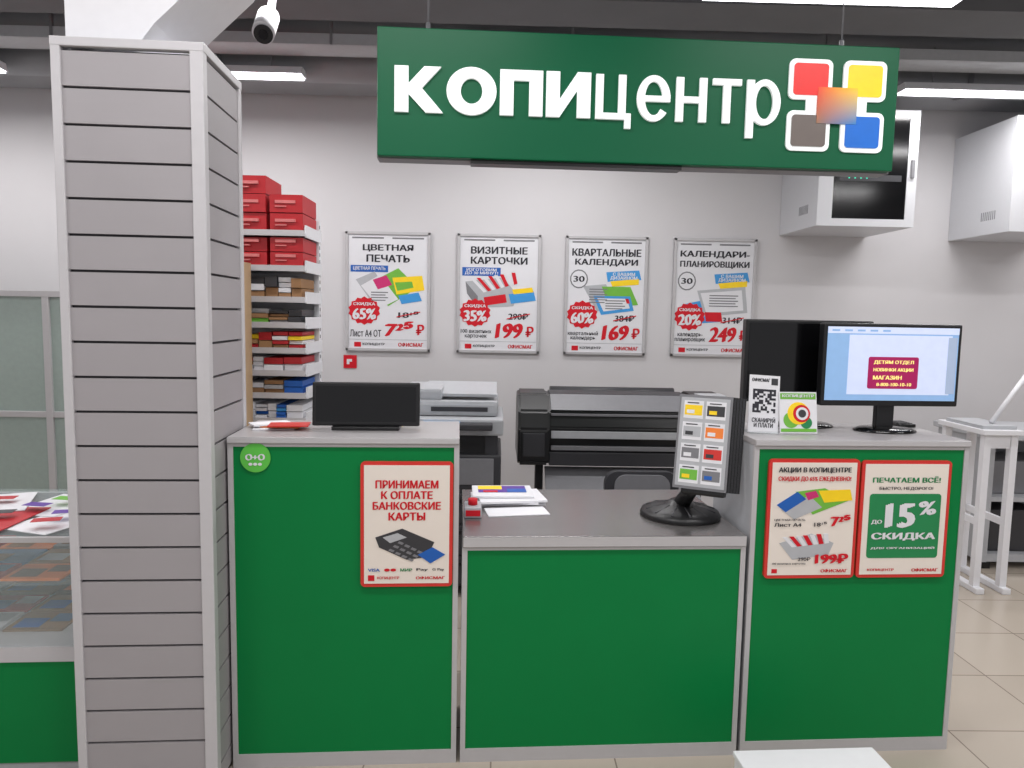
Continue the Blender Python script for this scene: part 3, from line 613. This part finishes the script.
for k in range(9):
    x=-1.42-.11*k; box(R,'magazine_%d'%k,-.105,.105,-.15,.15,.832+.0035*k,.835+.0035*k,[PAPER,WHITE,REDB,PAPER,PAPER,WHITE,PAPER,LBLUE,PAPER][k],M=Matrix.Translation((x,2.68+.2*(k%2),0))@Matrix.Rotation(random.uniform(-.4,.4),4,'Z'))
L=[]
for k in range(9):
    x=-1.42-.11*k; Mk=Matrix.Translation((x,2.66+.2*(k%2),.8355+.0035*8))@Matrix.Rotation(random.uniform(-.3,.3),4,'Z'); L.append((-.06,.03,-.1,-.05,0,.001,k%4,Mk)); L.append((-.02,.06,.0,.05,0,.001,(k+1)%4,Mk))
boxes(R,'cover_prints',L,[REDB,PURP,PGREEN,DG])
# ---------------- right side equipment ----------------
R=Root('white_cutter_table'); t0,t1,u0,u1=2.84,3.08,4.15,4.6
box(R,'tabletop',t0,t1,u0,u1,.95,.98,WHITE,bev=.004)
for x in (t0+.02,t1-.06):
    for y in (u0+.02,u1-.06): box(R,'leg',x,x+.04,y,y+.04,0.03,.95,WHITE)
boxes(R,'feet',[(t1-.065,t1-.015,u0-.02,u1+.02,0,.035,0),(t0+.015,t0+.065,u0-.02,u1+.02,0,.035,0)],[WHITE],bev=.006)
boxes(R,'rails',[(t0+.061,t1-.061,u0+.027,u0+.045,.87,.949,0),(t0+.028,t0+.052,u0+.061,u1-.061,.4,.44,0),(t1-.052,t1-.028,u0+.061,u1-.061,.4,.44,0)],[WHITE])
box(R,'cutting_bed',t0+.02,t1-.02,u0+.04,u1-.05,.9805,1.0,LG); cyl(R,'cutter_arm',(2.98,4.3,1.005),(3.24,4.36,1.33),.014,WHITE); cyl(R,'arm_grip',(3.215,4.354,1.30),(3.29,4.37,1.40),.02,WHITE)
R=Root('equipment_cabinet'); ax,ay=-.19,-.28
def sh(l): return [(a+ax,b+ax,c+ay,d+ay,e,f,g) for a,b,c,d,e,f,g in l]
boxes(R,'carcass',sh([(3.36,3.40,4.85,5.4,.05,.86,0),(4.12,4.16,4.85,5.4,.05,.86,0),(3.4,4.12,5.36,5.399,.05,.86,0),(3.4,4.12,4.86,5.36,.05,.1,0),(3.4,4.12,4.86,5.36,.45,.48,0)]),[LG])
boxes(R,'top',sh([(3.33,4.2,4.8,5.42,.86,.9,0)]),[LG],bev=.006)
boxes(R,'stored_equipment',sh([(3.45,3.8,4.92,5.3,.101,.38,0),(3.84,4.08,4.95,5.3,.101,.3,1),(3.45,3.95,4.95,5.3,.481,.7,1)]),[DG,MG],bev=.008)
boxes(R,'feet',sh([(3.38,3.44,4.87,4.95,0,.05,0),(4.07,4.13,4.87,4.95,0,.05,0),(3.38,3.44,5.3,5.38,0,.05,0),(4.07,4.13,5.3,5.38,0,.05,0)]),[BLACK])
R=Root('white_storage_bin','C'); b=(.90,1.355,1.85,2.16)
boxes(R,'walls',[(b[0],b[1],b[2],b[2]+.012,0,.2,0),(b[0],b[1],b[3]-.012,b[3],0,.2,0),(b[0],b[0]+.012,b[2]+.012,b[3]-.012,0,.2,0),(b[1]-.012,b[1],b[2]+.012,b[3]-.012,0,.2,0),(b[0]+.012,b[1]-.012,b[2]+.012,b[3]-.012,0,.012,0)],[WHITE])
box(R,'lid',b[0]-.006,b[1]+.006,b[2]-.006,b[3]+.006,.2,.218,WHITE,bev=.004)
R=Root('security_camera'); c=Vector((-1.08,3.5,2.90)); d=Vector((.1,-.75,-.65)).normalized()
cyl(R,'housing',c-d*.10,c+d*.09,.046,WHITE); cyl(R,'sun_shield',c-d*.07+Vector((0,0,.006)),c+d*.11+Vector((0,0,.006)),.05,WHITE); cyl(R,'lens_ring',c+d*.11,c+d*.116,.042,BLACK); cyl(R,'lens',c+d*.116,c+d*.12,.022,GLOSSB)
cyl(R,'arm',c+Vector((0,.05,.05)),(-1.08,3.62,3.1),.018,WHITE); cyl(R,'mount',(-1.08,3.62,3.08),(-1.08,3.62,CZ),.022,WHITE); cyl(R,'ceiling_plate',(-1.08,3.62,CZ-.02),(-1.08,3.62,CZ),.07,WHITE)
# ---------------- finalise roots ----------------
for R in ROOTS.values():
    pts=[]
    for o in R.kids:
        if o.type=='MESH': pts+= [v.co.copy() for v in o.data.vertices]
    lo=Vector([min(p[i] for p in pts) for i in range(3)]); hi=Vector([max(p[i] for p in pts) for i in range(3)])
    c=Vector(((lo.x+hi.x)/2,(lo.y+hi.y)/2,lo.z)); A=Matrix.Rotation(FR[R.frame],4,'Z')
    for o in R.kids:
        if o.type=='MESH': o.data.transform(Matrix.Translation(-c))
        else: o.location=o.location-c
    R.e.location=A@c; R.e.rotation_euler=(0,0,FR[R.frame])
# ---------------- world / camera ----------------
w=bpy.data.worlds.new('World'); SC.world=w; w.use_nodes=True
w.node_tree.nodes['Background'].inputs[0].default_value=(.97,.96,1,1); w.node_tree.nodes['Background'].inputs[1].default_value=0.5
p,r,y=[math.radians(v) for v in (5.426,1.05,1.189)]
f=Vector((math.sin(y)*math.cos(p),math.cos(y)*math.cos(p),-math.sin(p))); rt=Vector((math.cos(y),-math.sin(y),0)); up=rt.cross(f)
r0=rt*math.cos(r)+up*math.sin(r); u0=up*math.cos(r)-rt*math.sin(r)
cam=bpy.data.cameras.new('camera'); cam.sensor_width=36; cam.lens=730/1024*36; cam.clip_start=.05
co=bpy.data.objects.new('camera',cam); bpy.context.collection.objects.link(co)
m3=Matrix((r0,u0,-f)).transposed(); co.matrix_world=Matrix.Translation((0,0,H))@m3.to_4x4(); SC.camera=co
